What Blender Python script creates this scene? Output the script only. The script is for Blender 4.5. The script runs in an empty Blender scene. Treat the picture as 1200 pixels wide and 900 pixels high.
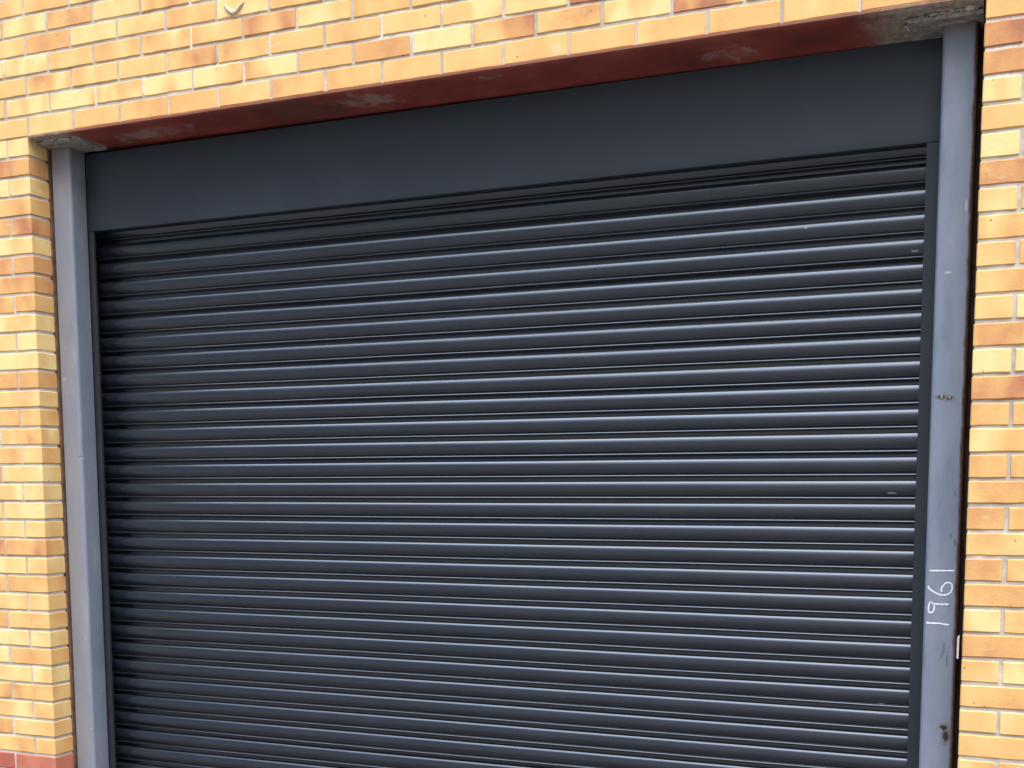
import bpy, bmesh, math, random
from mathutils import Vector, Euler, noise as mnoise
random.seed(7)
C = bpy.context.scene.collection
H = 3.075                      # height of the lintel above the ground
W = 3.4875                     # width of the brick opening

# ------------------------------------------------------------------ helpers
def empty(name, loc, label, cat, group=None):
    o = bpy.data.objects.new(name, None); C.objects.link(o)
    o.location = loc; o.empty_display_size = .1
    o['label'] = label; o['category'] = cat
    if group: o['group'] = group
    return o

def link(name, bm, mat, parent=None, smooth=False, label=None):
    """one bmesh (built in world coordinates) becomes one mesh object"""
    me = bpy.data.meshes.new(name)
    if parent is not None:
        bmesh.ops.translate(bm, verts=bm.verts, vec=-Vector(parent_world(parent)))
    bm.to_mesh(me); bm.free()
    o = bpy.data.objects.new(name, me); C.objects.link(o)
    o.parent = parent
    me.materials.append(mat)
    if smooth:
        for p in me.polygons: p.use_smooth = True
        me.set_sharp_from_angle(angle=math.radians(40))
    if label: o['label'] = label
    return o

def parent_world(p):
    v = Vector((0, 0, 0))
    while p is not None:
        v += Vector(p.location); p = p.parent
    return v

def box(bm, x0, x1, y0, y1, z0, z1):
    v = [bm.verts.new((x, y, z)) for z in (z0, z1) for y in (y0, y1) for x in (x0, x1)]
    fs = [(0, 2, 3, 1), (4, 5, 7, 6), (0, 1, 5, 4), (2, 6, 7, 3), (0, 4, 6, 2), (1, 3, 7, 5)]
    return [bm.faces.new([v[i] for i in f]) for f in fs]

def extrude_x(bm, prof, xs, closed=False, wob=None):
    """sweep a (y, z) profile along x through stations xs"""
    rings = []
    for i, x in enumerate(xs):
        rings.append([bm.verts.new((x, y + (wob(x, z)[0] if wob else 0), z + (wob(x, z)[1] if wob else 0))) for y, z in prof])
    n = len(prof)
    for a, b in zip(rings, rings[1:]):
        for j in range(n if closed else n - 1):
            k = (j + 1) % n
            bm.faces.new((a[j], a[k], b[k], b[j]))
    if closed:
        bm.faces.new(rings[0][::-1]); bm.faces.new(rings[-1])
    bmesh.ops.recalc_face_normals(bm, faces=bm.faces)

def extrude_z(bm, prof, zs, closed=True, cap=True):
    rings = [[bm.verts.new((x, y, z)) for x, y in prof] for z in zs]
    n = len(prof)
    for a, b in zip(rings, rings[1:]):
        for j in range(n if closed else n - 1):
            k = (j + 1) % n
            bm.faces.new((a[j], a[k], b[k], b[j]))
    if closed and cap:
        bm.faces.new(rings[0][::-1]); bm.faces.new(rings[-1])
    bmesh.ops.recalc_face_normals(bm, faces=bm.faces)

# ------------------------------------------------------------------ node helper
class NT:
    def __init__(s, name):
        s.m = bpy.data.materials.new(name); s.m.use_nodes = True
        s.t = s.m.node_tree; s.t.nodes.clear()
        s.out = s.t.nodes.new('ShaderNodeOutputMaterial')
        s.p = s.t.nodes.new('ShaderNodeBsdfPrincipled')
        s.t.links.new(s.p.outputs[0], s.out.inputs[0])
        s.pos = s.n('ShaderNodeNewGeometry').outputs['Position']
    def n(s, k, **kw):
        d = s.t.nodes.new(k)
        for a, b in kw.items(): setattr(d, a, b)
        return d
    def put(s, sock, v):
        if isinstance(v, bpy.types.NodeSocket): s.t.links.new(v, sock)
        elif v is not None: sock.default_value = v
    def math(s, op, a, b=None, c=None, clamp=False):
        d = s.n('ShaderNodeMath', operation=op, use_clamp=clamp)
        s.put(d.inputs[0], a)
        if b is not None: s.put(d.inputs[1], b)
        if c is not None: s.put(d.inputs[2], c)
        return d.outputs[0]
    def vmath(s, op, a, b=None):
        d = s.n('ShaderNodeVectorMath', operation=op)
        s.put(d.inputs[0], a)
        if b is not None: s.put(d.inputs[1], b)
        return d.outputs['Value'] if op in ('LENGTH', 'DISTANCE', 'DOT_PRODUCT') else d.outputs[0]
    def noise(s, scale, vec=None, detail=3, rough=.55, w=None, stretch=None, dist=0):
        d = s.n('ShaderNodeTexNoise')
        v = vec or s.pos
        if stretch: v = s.vmath('MULTIPLY', v, stretch)
        if w is not None: d.noise_dimensions = '4D'; s.put(d.inputs['W'], w)
        s.put(d.inputs['Vector'], v)
        d.inputs['Scale'].default_value = scale; d.inputs['Detail'].default_value = detail
        d.inputs['Roughness'].default_value = rough; d.inputs['Distortion'].default_value = dist
        return d.outputs[0]
    def ramp(s, f, stops, interp='LINEAR'):
        d = s.n('ShaderNodeValToRGB'); e = d.color_ramp.elements
        d.color_ramp.interpolation = interp
        while len(e) > 1: e.remove(e[-1])
        for i, (p, c) in enumerate(stops):
            q = e[0] if i == 0 else e.new(p)
            q.position = p; q.color = (*c, 1) if not isinstance(c, (int, float)) else (c, c, c, 1)
        s.put(d.inputs[0], f)
        return d.outputs[0]
    def step(s, f, lo, hi):          # smooth 0..1
        d = s.n('ShaderNodeMapRange', interpolation_type='SMOOTHSTEP')
        s.put(d.inputs[0], f); d.inputs[1].default_value = lo; d.inputs[2].default_value = hi
        return d.outputs[0]
    def mix(s, f, a, b, blend='MIX'):
        d = s.n('ShaderNodeMix', data_type='RGBA', blend_type=blend)
        s.put(d.inputs[0], f)
        s.put(d.inputs[6], (*a, 1) if isinstance(a, tuple) else a)
        s.put(d.inputs[7], (*b, 1) if isinstance(b, tuple) else b)
        return d.outputs[2]
    def spot(s, c, r, rough=.6, ns=None, rot=0):
        """irregular stain of its own shape round the point c (world), half sizes r"""
        v = s.vmath('SUBTRACT', s.pos, c)
        if rot:
            d = s.n('ShaderNodeVectorRotate', rotation_type='Y_AXIS'); s.put(d.inputs[0], v)
            d.inputs['Angle'].default_value = rot; v = d.outputs[0]
        v = s.vmath('DIVIDE', v, r)
        l = s.vmath('LENGTH', v)
        nz = s.noise(ns or .9 / min(r), detail=4, rough=.7)
        l = s.math('ADD', l, s.math('MULTIPLY', s.math('SUBTRACT', nz, .5), rough * 2.4))
        return s.step(l, 1.05, .75)
    def maxm(s, L):
        o = L[0]
        for q in L[1:]: o = s.math('MAXIMUM', o, q)
        return o
    def bump(s, h, dist, strength=1):
        d = s.n('ShaderNodeBump'); d.inputs['Strength'].default_value = strength
        d.inputs['Distance'].default_value = dist; s.put(d.inputs['Height'], h)
        if s.p.inputs['Normal'].links: s.put(d.inputs['Normal'], s.p.inputs['Normal'].links[0].from_socket)
        s.put(s.p.inputs['Normal'], d.outputs[0])
    def fin(s, col=None, rough=None, spec=.5, metal=0):
        s.put(s.p.inputs['Base Color'], (*col, 1) if isinstance(col, tuple) else col)
        s.put(s.p.inputs['Roughness'], rough)
        s.p.inputs['Specular IOR Level'].default_value = spec
        s.p.inputs['Metallic'].default_value = metal
        return s.m

def sep(t, v):
    d = t.n('ShaderNodeSeparateXYZ'); t.put(d.inputs[0], v); return d.outputs

# camera (needed to lay out the chalk strokes at their measured size)
CAM = Vector((3.644830, -3.773833, H - 1.353267)); ROT = Euler((1.4631458, .00354402, .39984709), 'XYZ'); FPX, CY = 1414.072, 717.9495
def at(u, v, y):            # a measured pixel of the 1200 px photograph -> the point on the plane y
    d = ROT.to_matrix() @ Vector(((u - 600) / FPX, -(v - CY) / FPX, -1))
    return CAM + d * ((y - CAM.y) / d.y)

# ------------------------------------------------------------------ materials
def brick_mat(name, stops, speck=.35):
    t = NT(name)
    a = t.n('ShaderNodeAttribute', attribute_name='brick'); rgb = sep(t, a.outputs['Vector'])
    tone, blotch, seed = rgb
    s10 = t.math('MULTIPLY', seed, 50)
    # firing marks: broad soft bands inside each brick
    n1 = t.noise(9, w=s10, detail=1.5, stretch=(1, 1, .55))
    n1 = t.math('MULTIPLY', t.math('SUBTRACT', n1, .5), t.math('ADD', t.math('MULTIPLY', blotch, 2.6), .35))
    n2 = t.noise(45, w=s10, detail=4, rough=.65)
    f = t.math('ADD', tone, t.math('ADD', n1, t.math('MULTIPLY', t.math('SUBTRACT', n2, .5), .22)), clamp=True)
    col = t.ramp(f, stops)
    grain = t.noise(420, detail=3, rough=.7)
    col = t.mix(t.step(grain, .58, .80), col, t.mix(1, col, (.72, .66, .58), 'MULTIPLY'))
    # lime / mortar smears near the edges of some bricks
    sm = t.math('MULTIPLY', t.step(t.noise(11, detail=5, rough=.7, stretch=(.6, 1, 1.6)), .60, .72), .45)
    col = t.mix(sm, col, (.66, .56, .42))
    # small dark iron specks
    v = t.n('ShaderNodeTexVoronoi', feature='F1'); t.put(v.inputs['Vector'], t.pos); v.inputs['Scale'].default_value = 34
    sp = t.math('MULTIPLY', t.step(v.outputs['Distance'], .13, .06), t.step(t.noise(5, detail=2), .56, .62))
    col = t.mix(t.math('MULTIPLY', sp, .8), col, (.12, .06, .03))
    pit = t.step(t.noise(150, detail=3, rough=.6), .66, .74)
    col = t.mix(t.math('MULTIPLY', pit, .45), col, t.mix(1, col, (.55, .45, .36), 'MULTIPLY'))
    t.bump(t.math('SUBTRACT', t.math('ADD', t.math('MULTIPLY', grain, .6), n2), t.math('MULTIPLY', pit, .6)), .0022, .7)
    return t.fin(col, .82, .25)

M = {}
M['brick'] = brick_mat('yellow_brick', [(0, (.79, .555, .235)), (.26, (.725, .44, .162)), (.5, (.67, .365, .128)), (.74, (.58, .275, .105)), (.9, (.48, .195, .085)), (1, (.40, .16, .075))])
M['red_brick'] = brick_mat('red_brick', [(0, (.50, .17, .10)), (.5, (.42, .115, .07)), (1, (.28, .07, .05))])

t = NT('mortar')
n = t.noise(6, detail=4, rough=.6); g = t.noise(260, detail=4, rough=.75)
c = t.ramp(n, [(.32, (.38, .32, .26)), (.5, (.48, .415, .345)), (.60, (.56, .49, .41)), (.70, (.70, .63, .53))])
wh = []
for u_, v_, rx, rz in ((223, 43, .012, .045), (283, 83, .012, .04), (318, 45, .014, .045), (446, 28, .016, .05), (260, 77, .10, .012), (112, 110, .012, .04), (168, 97, .012, .04), (520, 7, .014, .04), (1172, 25, .10, .014), (1172, 60, .10, .014), (1160, 91, .08, .012), (478, 40, .14, .012), (3, 75, .02, .04)):
    q_ = at(u_, v_, 0); wh.append(t.spot((q_.x, .004, q_.z), (rx, .05, rz), .25, 40))
c = t.mix(t.math('MULTIPLY', t.maxm(wh), t.ramp(t.noise(110, detail=4), [(.35, .35), (.6, .9)])), c, (.78, .73, .63))
c = t.mix(t.step(g, .55, .75), c, t.mix(1, c, (.68, .62, .56), 'MULTIPLY'))
t.bump(t.math('ADD', g, t.math('MULTIPLY', t.noise(60, detail=3), 1.5)), .002, .8)
M['mortar'] = t.fin(c, .95, .15)

t = NT('mortar_hole_shade')
M['hole'] = t.fin(t.ramp(t.noise(80, detail=4), [(.35, (.02, .014, .01)), (.65, (.09, .065, .045))]), .95, .1)  # dark tone paints in the shade of holes where mortar is missing
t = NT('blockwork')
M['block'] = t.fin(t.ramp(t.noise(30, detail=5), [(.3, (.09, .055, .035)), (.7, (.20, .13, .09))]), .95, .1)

def coat(name, base, r0, marks=None, dust=.35, spec=.5):
    t = NT(name)
    n = t.noise(3.2, detail=5, rough=.6); f = t.noise(700, detail=2)
    c = t.mix(t.math('MULTIPLY', t.step(n, .45, .75), dust), base, tuple(min(1, b * 1.5 + .008) for b in base))
    r = t.math('ADD', t.math('MULTIPLY', t.math('SUBTRACT', n, .5), .12), r0)
    if marks:
        mk = t.maxm([t.spot(*m) for m in marks])
        c = t.mix(t.math('MULTIPLY', mk, .55), c, (.40, .40, .42)); r = t.math('MAXIMUM', r, t.math('MULTIPLY', mk, .7))
    t.bump(f, .0002, .25)
    return t.fin(c, r, spec)
M['fascia'] = coat('fascia_paint', (.018, .0235, .031), .40)
M['rail'] = coat('rail_paint', (.017, .0195, .023), .45)
M['slat'] = coat('slat_paint', (.0085, .0110, .0155), .22, marks=[
    ((2.966, .26, H - .545), (.004, .06, .004), .3),
    ((3.303, .26, H - .643), (.013, .07, .004), .5), ((3.352, .26, H - .640), (.008, .07, .004), .5),
    ((3.255, .26, H - 1.392), (.016, .07, .003), .5), ((3.24, .26, H - 2.075), (.012, .07, .003), .5)], dust=.25, spec=.8)

def post_mat(name, side, spots, faint, scuffs):
    t = NT(name)
    n = t.noise(9, detail=7, rough=.72, stretch=(1, 1, .3)); f = t.noise(160, detail=4, rough=.7)
    c = t.ramp(n, [(.3, (.128, .142, .175)), (.46, (.172, .190, .235)), (.58, (.195, .207, .242)), (.72, (.24, .262, .31))])
    c = t.mix(t.math('MULTIPLY', t.step(f, .60, .78), .25), c, (.26, .25, .24))
    x, y, z = sep(t, t.pos)
    e = t.noise(26, detail=5, rough=.7, stretch=(1, 1, .45))
    if side > 0:   # rusty outer edge of the right hand post
        d = t.math('ADD', x, t.math('MULTIPLY', t.math('SUBTRACT', e, .5), .022))
        rust = t.step(d, 3.4590, 3.4690)
    else:          # rust and dirt along the wall side of the left hand post
        d = t.math('ADD', x, t.math('MULTIPLY', t.math('SUBTRACT', e, .5), .008))
        rust = t.step(d, .0105, .0065)
    dirt = t.step(t.math('ADD', z, t.math('MULTIPLY', t.noise(22, detail=4), .03)), H - .085, H - .02)
    c = t.mix(t.math('MULTIPLY', dirt, .75), c, (.16, .135, .11))
    rc = t.ramp(t.noise(90, detail=4), [(.3, (.035, .018, .012)), (.55, (.085, .035, .02)), (.75, (.15, .06, .03))])
    c = t.mix(rust, c, rc)
    if spots:
        halo = t.maxm([t.spot(p, tuple(q * 1.9 for q in r), .8) for p, r in spots])
        c = t.mix(t.math('MULTIPLY', halo, .55), c, (.12, .10, .075))
        c = t.mix(t.maxm([t.spot(p, r, .7) for p, r in spots]), c, (.022, .016, .012))
    if faint: c = t.mix(t.math('MULTIPLY', t.maxm([t.spot(p, r, .9) for p, r in faint]), .55), c, (.05, .045, .045))
    if scuffs:
        c = t.mix(t.math('MULTIPLY', t.maxm([t.spot(p, r, .9) for p, r in scuffs]), .8), c, (.42, .40, .38))
    # sparse chips and mortar flecks
    v = t.n('ShaderNodeTexVoronoi'); t.put(v.inputs['Vector'], t.pos); v.inputs['Scale'].default_value = 28
    fl = t.math('MULTIPLY', t.step(v.outputs['Distance'], .12, .05), t.step(t.noise(4.3, detail=2), .54, .60))
    c = t.mix(t.math('MULTIPLY', fl, .8), c, (.42, .40, .36))
    t.bump(t.math('ADD', t.math('MULTIPLY', f, .4), n), .0012, .35)
    if side < 0:
        gr = t.math('MULTIPLY', t.step(y, .1075, .1055), t.ramp(t.noise(16, detail=6, rough=.75, stretch=(1, 1, .4)), [(.35, .15), (.62, .75)]))
        c = t.mix(t.math('MULTIPLY', gr, .75), c, (.25, .225, .195))
    return t.fin(c, t.math('ADD', .38, t.math('MULTIPLY', rust, .4)), .45)
M['post_l'] = post_mat('left_post_paint', -1,
    [((.096, .109, H - 1.243), (.004, .008, .003))], [],
    [((.03, .105, H - .93), (.007, .02, .009)), ((.088, .108, H - .84), (.003, .02, .03)), ((.098, .12, H - 1.25), (.007, .02, .003)),
     ((.083, .105, H - 1.99), (.006, .02, .008)), ((.094, .108, H - 2.37), (.004, .02, .005))])
M['post_r'] = post_mat('right_post_paint', 1,
    [((3.405, .105, H - 1.104), (.011, .02, .006)), ((3.427, .105, H - 1.107), (.009, .02, .006)),
     ((3.444, .105, H - 2.108), (.010, .02, .009)), ((3.450, .105, H - 2.135), (.010, .02, .018)),
     ], [((3.452, .105, H - 1.39), (.003, .02, .010)), ((3.445, .105, H - 1.52), (.003, .02, .012)), ((3.457, .105, H - 1.54), (.004, .02, .012)),
     ((3.436, .105, H - 1.865), (.003, .02, .022)), ((3.446, .105, H - 1.90), (.003, .02, .026)), ((3.43, .105, H - 1.885), (.0025, .02, .013))], [((3.405, .105, H - 1.099), (.003, .02, .0025)), ((3.41, .105, H - .74), (.012, .02, .004)), ((3.455, .105, H - .55), (.003, .02, .02))])

t = NT('red_oxide_paint')
x, y, z = sep(t, t.pos)
n = t.noise(5, detail=6, rough=.65); f = t.noise(120, detail=4)
c = t.ramp(n, [(.3, (.16, .034, .022)), (.5, (.26, .046, .028)), (.7, (.33, .075, .048))])
st = t.math('MULTIPLY', t.step(t.noise(7, detail=6, rough=.7, stretch=(1.0, 2.2, 1), dist=.6), .60, .78), .38)
c = t.mix(st, c, (.36, .22, .17))
smear = t.maxm([t.spot((1.47, .09, H), (.13, .07, .1), 1.3, 26), t.spot((2.74, .13, H), (.09, .06, .1), 1.3, 30), t.spot((.50, .12, H), (.20, .06, .1), 1.5, 12), t.spot((1.95, .04, H), (.05, .02, .1), 1.4, 60)])
streak = t.step(t.noise(9, detail=6, rough=.72, stretch=(1, 1, 1), dist=1.5), .40, .62)
c = t.mix(t.math('MULTIPLY', t.math('MULTIPLY', smear, streak), .7), c, (.40, .25, .20))
dk = t.spot((1.17, .1, H), (.20, .14, .1), 1.0, 12)
c = t.mix(t.math('MULTIPLY', dk, .5), c, (.075, .035, .025))
e = t.noise(16, detail=5, rough=.7)
ends = t.maxm([t.step(t.math('ADD', x, t.math('MULTIPLY', e, .16)), .33, .22), t.step(t.math('SUBTRACT', x, t.math('MULTIPLY', e, .22)), 3.0, 3.16)])
c = t.mix(t.math('MULTIPLY', ends, .85), c, t.ramp(t.noise(60, detail=5), [(.3, (.20, .155, .11)), (.6, (.42, .35, .27))]))
chips = t.math('MULTIPLY', t.step(t.noise(75, detail=3), .70, .74), t.step(t.noise(3, detail=1), .5, .6))
c = t.mix(chips, c, (.50, .45, .38))
c = t.mix(t.math('MULTIPLY', t.step(y, -.003, -.0048), t.ramp(t.noise(18, detail=5, rough=.7), [(.35, .3), (.6, 1)])), c, (.20, .085, .035))
t.bump(t.math('ADD', f, t.math('MULTIPLY', n, 2)), .002, .4)
M['lintel'] = t.fin(c, .55, .4)

t = NT('cap_steel')
e = t.noise(40, detail=5, rough=.7)
c = t.ramp(e, [(.3, (.13, .10, .08)), (.5, (.27, .23, .185)), (.68, (.46, .41, .34))])
t.bump(e, .003, .6); M['cap'] = t.fin(c, .75, .3)
t = NT('crumbly_mortar')
e = t.noise(55, detail=5, rough=.75)
c = t.ramp(e, [(.36, (.04, .03, .02)), (.44, (.24, .20, .16)), (.56, (.48, .42, .35)), (.72, (.75, .69, .61))])
t.bump(e, .004, .9); M['crumb'] = t.fin(c, .95, .1)
t = NT('pale_splash')
M['splash'] = t.fin(t.ramp(t.noise(90, detail=4), [(.35, (.36, .27, .19)), (.6, (.66, .58, .46))]), .85, .2)
t = NT('chalk')
M['chalk'] = t.fin(t.ramp(t.noise(600, detail=3), [(.3, (.50, .50, .52)), (.5, (.78, .78, .79))]), .95, .1)
t = NT('white_plastic')
M['shim'] = t.fin(t.ramp(t.noise(50), [(.3, (.7, .69, .66)), (.6, (.85, .84, .82))]), .5, .4)
t = NT('tarmac')
n = t.noise(.6, detail=5); g = t.noise(90, detail=4, rough=.7)
c = t.ramp(g, [(.3, (.075, .072, .068)), (.6, (.115, .110, .104)), (.75, (.17, .16, .15))])
c = t.mix(t.math('MULTIPLY', t.step(n, .45, .65), .5), c, (.09, .087, .082))
t.bump(g, .006, .7); M['tarmac'] = t.fin(c, .9, .3)

# ------------------------------------------------------------------ brick wall
wall = empty('brick_wall', (W / 2, .05, 0), 'sunlit yellow and orange stretcher bond brick wall framing the shutter opening, red bricks along its foot', 'wall')
X0, X1 = -3.15, 6.75
TOPC = 24
bmy, bmr = bmesh.new(), bmesh.new()
ly = {b: b.loops.layers.float_color.new('brick') for b in (bmy, bmr)}
FT = {  # bricks whose colour is plain in the photograph: (course, joint index) -> tone
}
def tone_for(c, xm):
    r = random.random()
    if c < 0 and xm > W:    # alternation seen on the right hand pier
        pat = {-2: .88, -3: .80, -4: .25, -5: .42, -6: .04, -7: .66, -8: .30, -9: .5, -10: .55, -11: .36, -12: .06, -13: .32, -14: .05, -15: .74, -16: .48, -17: .26, -18: .52, -19: .5, -20: .55, -21: .36, -22: .5, -23: .5, -24: .18, -25: .55, -26: .42, -27: .5, -28: .2, -29: .36, -30: .5}
        if c in pat and xm < W + .26: return pat[c], .35 + .4 * random.random()
    if c < 0 and -.35 < xm < 0:
        pat = {-1: .10, -2: .66, -3: .12, -4: .40, -5: .66, -6: .16, -7: .70, -8: .72, -9: .50, -10: .20, -11: .05, -12: .06, -13: .60, -14: .28, -15: .44, -16: .22, -17: .32, -18: .12, -19: .18, -20: .10, -21: .22, -22: .52, -23: .06, -24: .5, -25: .28, -26: .36, -27: .08, -28: .5, -29: .2, -30: .4, -31: .25, -32: .3, -33: .42}
        if c in pat and xm > -.26: return pat[c], .2 + .5 * random.random()
    if c == 0: return .30 + .14 * random.random(), .25
    if c == 1 and random.random() < .4: return .2, .9
    if r < .30: tn = random.uniform(.08, .25)
    elif r < .74: tn = random.uniform(.28, .48)
    elif r < .94: tn = random.uniform(.5, .72)
    else: tn = random.uniform(.74, .86)
    return tn, random.random() ** 1.3

def brick(bm, x0, x1, z0, z1, y0, y1, col):
    """a brick with softened, slightly uneven arrises"""
    L = ly[bm]; b = .0028
    j = lambda s=.0011: random.uniform(-s, s)
    y0 += random.uniform(-.0012, .0012)
    x0 += j(); x1 += j(); z0 += j(); z1 += j()
    vs = []
    xs = (x0, x0 + b, x1 - b, x1); zs = (z0, z0 + b, z1 - b, z1)
    nx = max(2, int((x1 - x0) / .035))
    # front face patch with arris verts, slightly wandering
    top, bot, itop, ibot = [], [], [], []
    for i in range(nx + 1):
        f = i / nx; x = x0 + b + (x1 - x0 - 2 * b) * f
        a, c2 = j(.0009), j(.0009)
        itop.append(bm.verts.new((x, y0, z1 - b + a))); ibot.append(bm.verts.new((x, y0, z0 + b + c2)))
        top.append(bm.verts.new((x, y0 + b, z1 + a))); bot.append(bm.verts.new((x, y0 + b, z0 + c2)))
    lt, lb = bm.verts.new((x0, y0 + b, z1 - b)), bm.verts.new((x0, y0 + b, z0 + b))
    rt, rb = bm.verts.new((x1, y0 + b, z1 - b)), bm.verts.new((x1, y0 + b, z0 + b))
    bk = [bm.verts.new(p) for p in ((x0, y1, z0 + b), (x0, y1, z1 - b), (x1, y1, z1 - b), (x1, y1, z0 + b))]
    bt = [bm.verts.new((itop[0].co.x, y1, top[0].co.z)), bm.verts.new((itop[-1].co.x, y1, top[-1].co.z))]
    bb = [bm.verts.new((ibot[0].co.x, y1, bot[0].co.z)), bm.verts.new((ibot[-1].co.x, y1, bot[-1].co.z))]
    F = []
    nf = lambda *v: F.append(bm.faces.new(v))
    for i in range(nx):
        nf(ibot[i], ibot[i + 1], itop[i + 1], itop[i])
        nf(itop[i], itop[i + 1], top[i + 1], top[i])
        nf(bot[i], bot[i + 1], ibot[i + 1], ibot[i])
    nf(lb, ibot[0], itop[0], lt); nf(ibot[-1], rb, rt, itop[-1])
    nf(lt, itop[0], top[0]); nf(lb, bot[0], ibot[0]); nf(rt, top[-1], itop[-1]); nf(rb, ibot[-1], bot[-1])
    nf(*top, bt[1], bt[0]); nf(*bot[::-1], bb[0], bb[1])
    nf(bk[0], lb, lt, bk[1]); nf(rb, bk[3], bk[2], rt)
    nf(bk[1], lt, top[0], bt[0]); nf(bb[0], bot[0], lb, bk[0]); nf(rt, bk[2], bt[1], top[-1]); nf(bot[-1], bb[1], bk[3], rb)
    for f in F:
        for l in f.loops: l[L] = (*col, 1)

g = .005
for c in range(-41, TOPC):
    z0, z1 = H + .075 * c + g, H + .075 * (c + 1) - g
    if c == 0: z0 = H + .0015
    off = 0 if c % 2 == 0 else .1125
    n0 = math.floor((X0 - off) / .225)
    for i in range(n0, n0 + 46):
        a, b_ = off + .225 * i, off + .225 * (i + 1)
        a, b_ = max(a, X0), min(b_, X1)
        segs = [(a, b_)]
        if c < 0: segs = [(a, min(b_, 0)), (max(a, W), b_)]
        for a2, b2 in segs:
            if b2 - a2 < .03: continue
            tn, bl = tone_for(c, (a2 + b2) / 2)
            bm = bmr if c < -33 else bmy
            brick(bm, a2 + g, b2 - g, z0, z1, 0, .1025, (tn if bm is bmy else random.random(), bl, random.random()))
for b in (bmy, bmr): bmesh.ops.recalc_face_normals(b, faces=b.faces)
link('brickwork', bmy, M['brick'], wall)
link('plinth_bricks', bmr, M['red_brick'], wall, label='red brick courses along the foot of the yellow wall')

# mortar: recessed bed behind the brick faces, gently uneven
bm = bmesh.new()
def sheet(x0, x1, z0, z1, y, step=.03):
    nx, nz = max(1, round((x1 - x0) / step)), max(1, round((z1 - z0) / step))
    G = [[bm.verts.new((x0 + (x1 - x0) * i / nx, y + .0022 * mnoise.noise(Vector((i * .9 + x0 * 30, k * .9, 3.1))), z0 + (z1 - z0) * k / nz)) for i in range(nx + 1)] for k in range(nz + 1)]
    for k in range(nz):
        for i in range(nx): bm.faces.new((G[k][i], G[k][i + 1], G[k + 1][i + 1], G[k + 1][i]))
ym = .0042
sheet(X0, X1, H + .002, H + .075 * TOPC, ym)
sheet(X0, -g - .003, 0, H + .0015, ym); sheet(W + g + .003, X1, 0, H + .0015, ym)
for xa, xb in ((X0, -g - .003), (W + g + .003, X1)):       # body behind, shows in the reveals
    box(bm, xa, xb, ym + .003, .1015, 0, H + .0015)
box(bm, X0, X1, ym + .003, .1015, H + .0019, H + .075 * TOPC)
link('mortar_bed', bm, M['mortar'], wall)
# inner leaf of dark blockwork behind the outer leaf
bm = bmesh.new()
box(bm, X0, 0, .104, .2, 0, H - .001); box(bm, W, X1, .104, .2, 0, H - .001)
box(bm, X0 + .001, .0640, .2005, .3285, .001, H - .0015); box(bm, 3.4130, X1 - .001, .2005, .3285, .001, H - .0015)
box(bm, X0, X1, .104, .33, H + .012, H + .075 * TOPC)
link('inner_leaf', bm, M['block'], wall)
# the rest of the plain building behind the front wall
bm = bmesh.new()
zt = H + .075 * TOPC
box(bm, X0 + .01, X0 + .25, .332, 7.0, .001, zt - .01); box(bm, X1 - .25, X1 - .01, .332, 7.0, .001, zt - .01)
box(bm, X0 + .252, X1 - .252, 6.7, 7.0, .001, zt - .01); box(bm, X0 + .252, X1 - .252, .332, 6.698, zt - .25, zt - .01)
link('rear_walls', bm, M['block'], wall)
# crescent shaped splash of hardened mortar on one brick above the opening
bm = bmesh.new()
N = 18; rows = []
cx, cz = .980, H + .337
for i in range(N + 1):
    u = -1 + 2 * i / N
    zc = .034 * abs(u) ** 1.5 - .02
    th = .0085 * (1 - u * u) ** .7 + .001
    d = .011 * (1 - u * u) ** .6 + .0006
    r = []
    for k in range(7):
        a = math.pi * k / 6
        q = 1 + .25 * mnoise.noise(Vector((i * .7, k * .8, 1)))
        r.append(bm.verts.new((cx + .047 * u + .002 * mnoise.noise(Vector((i, 0, 5))), .001 - d * math.sin(a) * q, H + (cz - H) + zc + th * math.cos(a) * q)))
    rows.append(r)
for a, b in zip(rows, rows[1:]):
    for k in range(6): bm.faces.new((a[k], a[k + 1], b[k + 1], b[k]))
bmesh.ops.recalc_face_normals(bm, faces=bm.faces)
link('mortar_splash', bm, M['splash'], wall, smooth=True, label='pale crescent of hardened mortar stuck on a brick above the opening')

bm = bmesh.new()  # dark lumps in the bed joints stand in for shaded holes
rnd = random.Random(11)
for k in range(0, 33):
    if rnd.random() < .55:
        z = H - .075 * k - rnd.uniform(-.003, .003); q = rnd.uniform(.35, 1)
        m = bmesh.ops.create_icosphere(bm, subdivisions=2, radius=1)
        for v in m['verts']:
            nn = 1 + .5 * mnoise.noise(v.co * 1.5 + Vector((k, 0, 0)))
            v.co = Vector((-.0042 + v.co.x * .0022 * nn, .0985 + v.co.y * .0085 * q * nn, z + v.co.z * .0055 * q * nn))
link('hole_shade_lumps', bm, M['hole'], wall, smooth=True, label='dark lumps coloured as shaded holes in the broken mortar along the inner edge of the left reveal')

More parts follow.
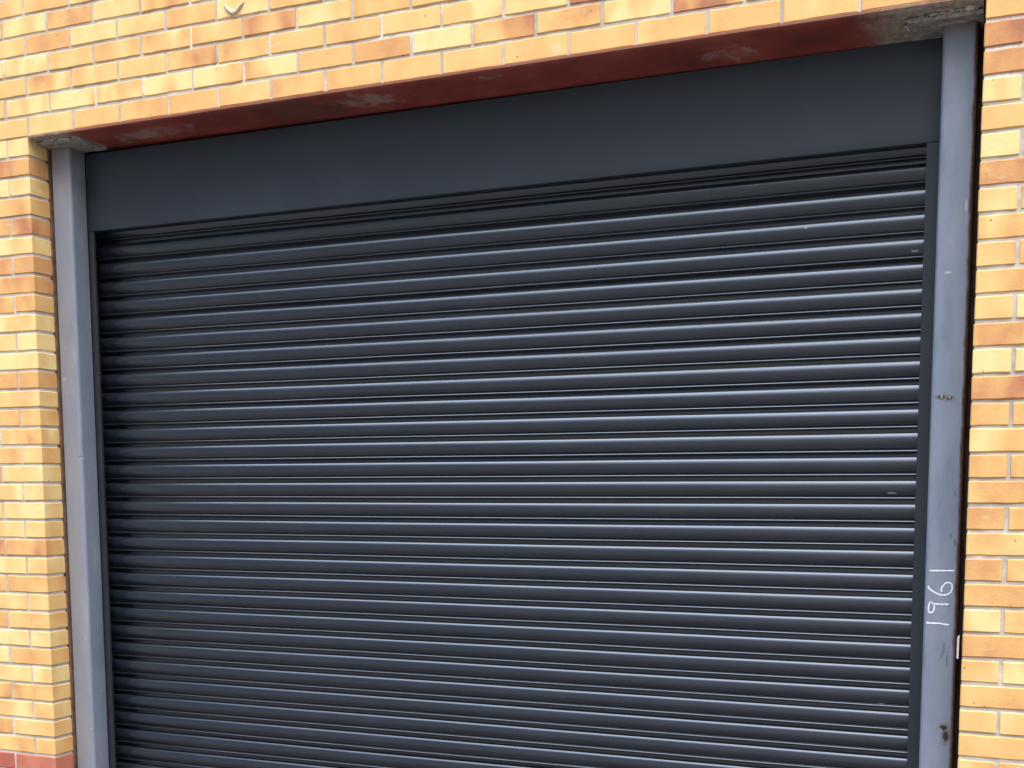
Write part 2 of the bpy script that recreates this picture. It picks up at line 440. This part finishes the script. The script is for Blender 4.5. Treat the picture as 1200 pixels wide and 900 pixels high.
# ------------------------------------------------------------------ steel lintel
lint = empty('steel_lintel', (W / 2, .1, H), 'red oxide painted steel lintel under the bricks over the shutter, scuffed and stained at its ends', 'lintel')
bm = bmesh.new()
def backz(x): return -.0125 - .0225 * min(1, max(0, x / W)) ** .75
xs = [0.001 + (W - .002) * i / 90 for i in range(91)]
rings = []
for x in xs:
    w1 = .0009 * mnoise.noise(Vector((x * 6, 0, 0))); bz = backz(x)
    pr = [(.300, H + .000), (-.004, H - .0002), (-.0055, H - .0015 + w1), (-.0055, H - .0085 + w1), (-.003, H - .011 + w1), (.02, H - .012 + .15 * (bz + .012)),
          (.08, H - .012 + .4 * (bz + .012) + w1), (.15, H - .012 + .75 * (bz + .012) - w1), (.205, H + bz), (.300, H + bz)]
    rings.append([bm.verts.new((x, y, z)) for y, z in pr])
for a, b in zip(rings, rings[1:]):
    for k in range(len(a)):
        q = (k + 1) % len(a); bm.faces.new((a[k], a[q], b[q], b[k]))
bm.faces.new(rings[0][::-1]); bm.faces.new(rings[-1]); bmesh.ops.recalc_face_normals(bm, faces=bm.faces)
link('soffit_plate', bm, M['lintel'], lint, smooth=True)
def crumbs(path, n, smin, smax, seed, drop=0.004):
    """a ragged ridge of mortar crumbs along a path"""
    rnd = random.Random(seed); bm = bmesh.new()
    for i in range(n):
        f = rnd.random() * (len(path) - 1); a = int(f); f -= a
        p = Vector(path[a]).lerp(Vector(path[a + 1]), f)
        r = rnd.uniform(smin, smax)
        m = bmesh.ops.create_icosphere(bm, subdivisions=2, radius=1)
        sc = Vector((rnd.uniform(.9, 2.4) * r, rnd.uniform(.7, 1.3) * r, rnd.uniform(.45, .9) * r))
        o = Vector((rnd.uniform(-1, 1) * .004, rnd.uniform(-1, 1) * .006, rnd.uniform(-drop, .001)))
        for v in m['verts']:
            nn = 1 + .45 * mnoise.noise(v.co * 1.7 + Vector((i, 0, 0)))
            v.co = Vector((v.co.x * sc.x, v.co.y * sc.y, v.co.z * sc.z)) * nn + p + o
    return bm
zl, zr = H - .013, H - .024
link('mortar_remnant', crumbs([(.03, .045, zl), (.10, .04, zl), (.195, .045, zl)], 30, .003, .0085, 3), M['crumb'], lint, label='crumbling mortar stuck under the left end of the lintel')
link('mortar_remnant', crumbs([(3.275, .17, zr), (3.285, .06, zr), (3.36, .05, zr + .004), (3.465, .04, zr + .006)], 60, .003, .009, 5), M['crumb'], lint, label='crumbling mortar stuck under the right end of the lintel')

# ------------------------------------------------------------------ steel posts
def rounded(x0, x1, y0, y1, r, n=7):
    P = []
    for cx, cy, a0 in ((x1 - r, y1 - r, 0), (x0 + r, y1 - r, 90), (x0 + r, y0 + r, 180), (x1 - r, y0 + r, 270)):
        for i in range(n + 1):
            a = math.radians(a0 + 90 * i / n); P.append((cx + r * math.cos(a), cy + r * math.sin(a)))
    return P
YP0, YP1 = .105, .1995
def post(label, xa, xb, mat, ztop, capx, capy, r):
    e = empty('steel_post', ((xa + xb) / 2, (YP0 + YP1) / 2, 0), label, 'post', 'steel posts at either side of the shutter')
    bm = bmesh.new(); extrude_z(bm, rounded(xa, xb, YP0, YP1, r), [0.006 + (ztop - .012) * i / 8 for i in range(9)] )
    link('shaft', bm, mat, e, smooth=True)
    bm = bmesh.new(); bmc = box(bm, capx[0], capx[1], capy[0], capy[1], ztop - .0058, ztop + .006)
    bmesh.ops.bevel(bm, geom=bm.edges[:], offset=.0015, segments=1)
    link('cap_plate', bm, M['cap'], e)
    bm = bmesh.new(); box(bm, xa - .0, xb + .0, YP0 - .03, YP1, 0.0, .0055)
    link('base_plate', bm, M['cap'], e)
    return e
pl = post('blue grey painted steel post at the left end of the shutter, two faces showing', .007, .1045, M['post_l'], H - .020, (.002, .215), (.045, .1985), .013)
pr_ = post('blue grey painted steel post at the right end of the shutter, chalked with 1961', 3.374, 3.473, M['post_r'], H - .031, (3.280, 3.4855), (.045, .1985), .013)

def ribbon(bm, pts, y, w):
    rnd = random.Random(len(pts)); P = []
    for a, b in zip(pts, pts[1:]):
        for i in range(6): P.append(Vector(a).lerp(Vector(b), i / 6))
    P.append(Vector(pts[-1]))
    for _ in range(2): P = [P[0]] + [(P[i - 1] + P[i] * 2 + P[i + 1]) / 4 for i in range(1, len(P) - 1)] + [P[-1]]
    Q = []
    for i, p in enumerate(P):
        d = (P[min(i + 1, len(P) - 1)] - P[max(i - 1, 0)]).normalized(); n_ = Vector((-d.y, d.x))
        h = w * .5 * rnd.uniform(.72, 1.2)
        Q.append([bm.verts.new((q.x, y, q.y)) for q in (p + n_ * h, p - n_ * h)] + [bm.verts.new((q.x, y + .0005, q.y)) for q in (p + n_ * h * 1.3, p - n_ * h * 1.3)])
    for a, b in zip(Q, Q[1:]):
        bm.faces.new((a[0], b[0], b[1], a[1])); bm.faces.new((a[2], b[2], b[0], a[0])); bm.faces.new((a[1], b[1], b[3], a[3]))
strokes = [[(295, 216), (400, 217), (512, 217)],
           [(281, 350), (292, 374), (320, 395), (360, 418), (400, 430), (440, 430), (478, 410), (495, 372), (490, 335), (468, 320), (440, 322), (415, 345), (395, 378), (402, 402)],
           [(305, 488), (332, 512), (338, 545), (325, 575), (303, 588), (284, 575), (285, 535), (295, 500), (312, 488)],
           [(322, 507), (390, 512), (460, 512)],
           [(264, 672), (300, 677), (380, 679), (425, 688), (466, 692)], [(268, 664), (272, 684)]]
bm = bmesh.new()
for s in strokes:
    q = [at(1050 + x / 7.5, 640 + z / 7.5, YP0 - .0008) for x, z in s]
    ribbon(bm, [(p.x, p.z) for p in q], YP0 - .0008, .0034)
bmesh.ops.recalc_face_normals(bm, faces=bm.faces)
link('chalk_number', bm, M['chalk'], pr_, label='white chalk number 1961 written sideways on the post')

# bolt showing in the rusty hole of the right hand post
bm = bmesh.new()
for bx in (3.405, 3.427):
    m = bmesh.ops.create_cone(bm, cap_ends=True, segments=6, radius1=.0045, radius2=.004, depth=.005)
    for v in m['verts']: v.co = Vector((bx + v.co.x, YP0 - .001 + v.co.z, H - 1.105 + v.co.y))
link('bolt_stub', bm, M['cap'], pr_)

# white packer in the joint between right post and brickwork
a, b = at(1122.3, 740.5, .05), at(1121.7, 765, .05)
bm = bmesh.new(); box(bm, 3.4745, 3.4800, .082, .16, b.z - .022, a.z - .022)
bmesh.ops.bevel(bm, geom=bm.edges[:], offset=.001, segments=1)
o = link('plastic_packer', bm, M['shim']); o['label'] = 'small white plastic packer wedged between the right post and the brickwork'; o['category'] = 'packer'

# ------------------------------------------------------------------ roller shutter
XL, XR = .0660, 3.4110
sh = empty('roller_shutter', ((XL + XR) / 2, .23, 0), 'closed anthracite steel roller shutter of curved horizontal slats under a flat fascia', 'shutter')
YF = .2000
# fascia: folded sheet with returned lower lip
bm = bmesh.new()
ZB = H - .3365
prof = [(YF + .085, H - .040), (YF + .002, H - .0395), (YF, H - .0415)]
for i in range(1, 12): prof.append((YF - .0012 * math.sin(math.pi * i / 12), H - .0415 + (ZB - H + .0415 + .004) * i / 12))
prof += [(YF, ZB + .004), (YF + .0006, ZB + .0016), (YF + .0022, ZB), (YF + .034, ZB), (YF + .0365, ZB + .0015), (YF + .037, ZB + .012)]
def wobf(x, z): return (.0016 * mnoise.noise(Vector((x * 1.3, z * 2.5, 0))), 0)
extrude_x(bm, [(y, z + (.006 if z > H - .05 else 0)) for y, z in prof], [XL + (XR - XL) * i / 60 for i in range(61)], wob=wobf)
link('fascia_panel', bm, M['fascia'], sh, smooth=True)
# guide rails: folded channels with a bead along the inner edge
def rail(x_in, x_out, s):
    """s = +1: the slot opens towards +x (left rail)"""
    y = YF + .001
    P = [(x_out, y + .075), (x_out, y + .003), (x_out + s * .003, y), (x_out + s * .009, y), (x_out + s * .0095, y + .0012), (x_out + s * .0115, y + .0012), (x_out + s * .012, y),
         (x_out + s * .020, y), (x_in - s * .003, y), (x_in - s * .0005, y + .0008), (x_in, y + .003), (x_in, y + .011), (x_in - s * .004, y + .012), (x_in - s * .006, y + .012), (x_in - s * .0061, y + .014)]
    bm = bmesh.new(); extrude_z(bm, P, [0.01, 1, 2, ZB - .001], closed=False)
    b2 = bmesh.new()
    return bm
o = link('guide_rail', rail(.1255, XL - .0004, 1), M['rail'], sh, smooth=True)
o = link('guide_rail', rail(3.3315, XR + .0005, -1), M['rail'], sh, smooth=True)
# curtain of curved laths
PITCH = .0748
Z0 = H - .5285
YS = YF + .066             # plane of the lath shoulders
lath = [(0, .0190), (.0005, .0040), (.0010, .0016), (.0018, .0002), (.0032, -.0008), (.0048, -.0018), (.0060, -.0027)]
for i in range(0, 10):
    q = .0072 + .0178 * i / 9; lath.append((q, -.0084 + .0050 * ((.025 - q) / .0178) ** 1.7))
for i in range(1, 13):
    q = .025 + .0255 * i / 12; lath.append((q, -.0084 + .0113 * ((q - .025) / .0255) ** 2.0))
lath += [(.0511, .0034), (.0517, .0030), (.0524, .0006), (.0532, -.0006), (.0546, -.0018), (.0560, -.0025), (.0575, -.0021), (.0590, -.0007), (.0602, .0012), (.0610, .0050), (.0614, .0200)]
prof = []
nmin = -4
nmax = int((Z0 - .03) / PITCH)
for n_ in range(nmin, nmax + 1):
    for tt, d in lath: prof.append((YS + d + (.0006 * math.sin(n_ * 2.3)), Z0 - n_ * PITCH - tt * PITCH / .0741))
bm = bmesh.new()
def wobc(x, z): return (.0030 * mnoise.noise(Vector((x * .8, z * 1.1, 7))) + .0006 * mnoise.noise(Vector((x * 2.5, round(z / PITCH) * 2.9, 4))), .0014 * mnoise.noise(Vector((x * 1.1, round(z / PITCH) * 3.7, 2))))
extrude_x(bm, prof, [.0662 + (3.380 - .0662) * i / 40 for i in range(41)], wob=wobc)
link('slat_curtain', bm, M['slat'], sh, smooth=True)
zb = Z0 - (nmax + 1) * PITCH
bm = bmesh.new(); box(bm, .068, 3.380, YS - .012, YS + .02, .002, max(zb, .02) + .002)
bmesh.ops.bevel(bm, geom=bm.edges[:], offset=.003, segments=2)
link('bottom_bar', bm, M['rail'], sh, smooth=True)

# ------------------------------------------------------------------ ground
bm = bmesh.new()
S = 600
for x0, x1, y0, y1 in ((-S, S, -S, S),):
    v = [bm.verts.new(p) for p in ((x0, y0, -.002), (x1, y0, -.002), (x1, y1, -.002), (x0, y1, -.002))]; bm.faces.new(v)
o = link('ground', bm, M['tarmac']); o['kind'] = 'structure'

# ------------------------------------------------------------------ light, sky, camera
EL, AZ = math.radians(50), math.radians(30)      # elevation; angle from the wall's normal towards +x
w = bpy.data.worlds.new("World"); bpy.context.scene.world = w; w.use_nodes = True
nt = w.node_tree; bg = nt.nodes['Background']
sky = nt.nodes.new('ShaderNodeTexSky'); sky.sky_type = 'NISHITA'; sky.sun_disc = False
sky.sun_elevation = EL; sky.sun_rotation = math.radians(180) - AZ
sky.air_density = 1.0; sky.dust_density = 3.0; sky.ozone_density = 1.0
# broken bright cloud over the clear sky
tc = nt.nodes.new('ShaderNodeTexCoord'); nz = nt.nodes.new('ShaderNodeTexNoise'); nz.inputs['Scale'].default_value = 2.3; nz.inputs['Detail'].default_value = 6
sxyz = nt.nodes.new('ShaderNodeSeparateXYZ'); nt.links.new(tc.outputs['Generated'], sxyz.inputs[0]); nt.links.new(tc.outputs['Generated'], nz.inputs['Vector'])
def mr(src, a, b, c=0, d=1):
    m = nt.nodes.new('ShaderNodeMapRange'); m.interpolation_type = 'SMOOTHSTEP'; nt.links.new(src, m.inputs[0])
    for k, v in zip((1, 2, 3, 4), (a, b, c, d)): m.inputs[k].default_value = v
    return m.outputs[0]
mu = nt.nodes.new('ShaderNodeMath'); mu.operation = 'MULTIPLY'
nt.links.new(mr(nz.outputs[0], .20, .42, .6, 1), mu.inputs[0]); nt.links.new(mr(sxyz.outputs[2], .58, .90), mu.inputs[1])
mx = nt.nodes.new('ShaderNodeMix'); mx.data_type = 'RGBA'; nt.links.new(mu.outputs[0], mx.inputs[0])
nt.links.new(sky.outputs[0], mx.inputs[6]); mx.inputs[7].default_value = (63, 74, 93, 1)
nt.links.new(mx.outputs[2], bg.inputs[0]); bg.inputs[1].default_value = .10
sl = bpy.data.lights.new('sun', 'SUN'); sl.energy = 1.5; sl.angle = math.radians(36); sl.color = (1, .90, .76)
so = bpy.data.objects.new('sun', sl); C.objects.link(so); so.location = (4, -6, 8)
d = Vector((math.sin(AZ) * math.cos(EL), -math.cos(AZ) * math.cos(EL), math.sin(EL)))
so.rotation_euler = d.to_track_quat('Z', 'Y').to_euler()

cd = bpy.data.cameras.new('camera'); cam = bpy.data.objects.new('camera', cd); C.objects.link(cam)
cam.location = CAM; cam.rotation_euler = ROT
cd.sensor_fit = 'HORIZONTAL'; cd.sensor_width = 36; cd.lens = FPX / 1200 * 36
cd.shift_y = (CY - 450) / 1200
cd.clip_start = .05; cd.clip_end = 2000
sc = bpy.context.scene; sc.camera = cam
sc.view_settings.view_transform = 'Standard'; sc.view_settings.look = 'None'
sc.view_settings.exposure = .34; sc.view_settings.gamma = 1
sc.cycles.use_denoising = True
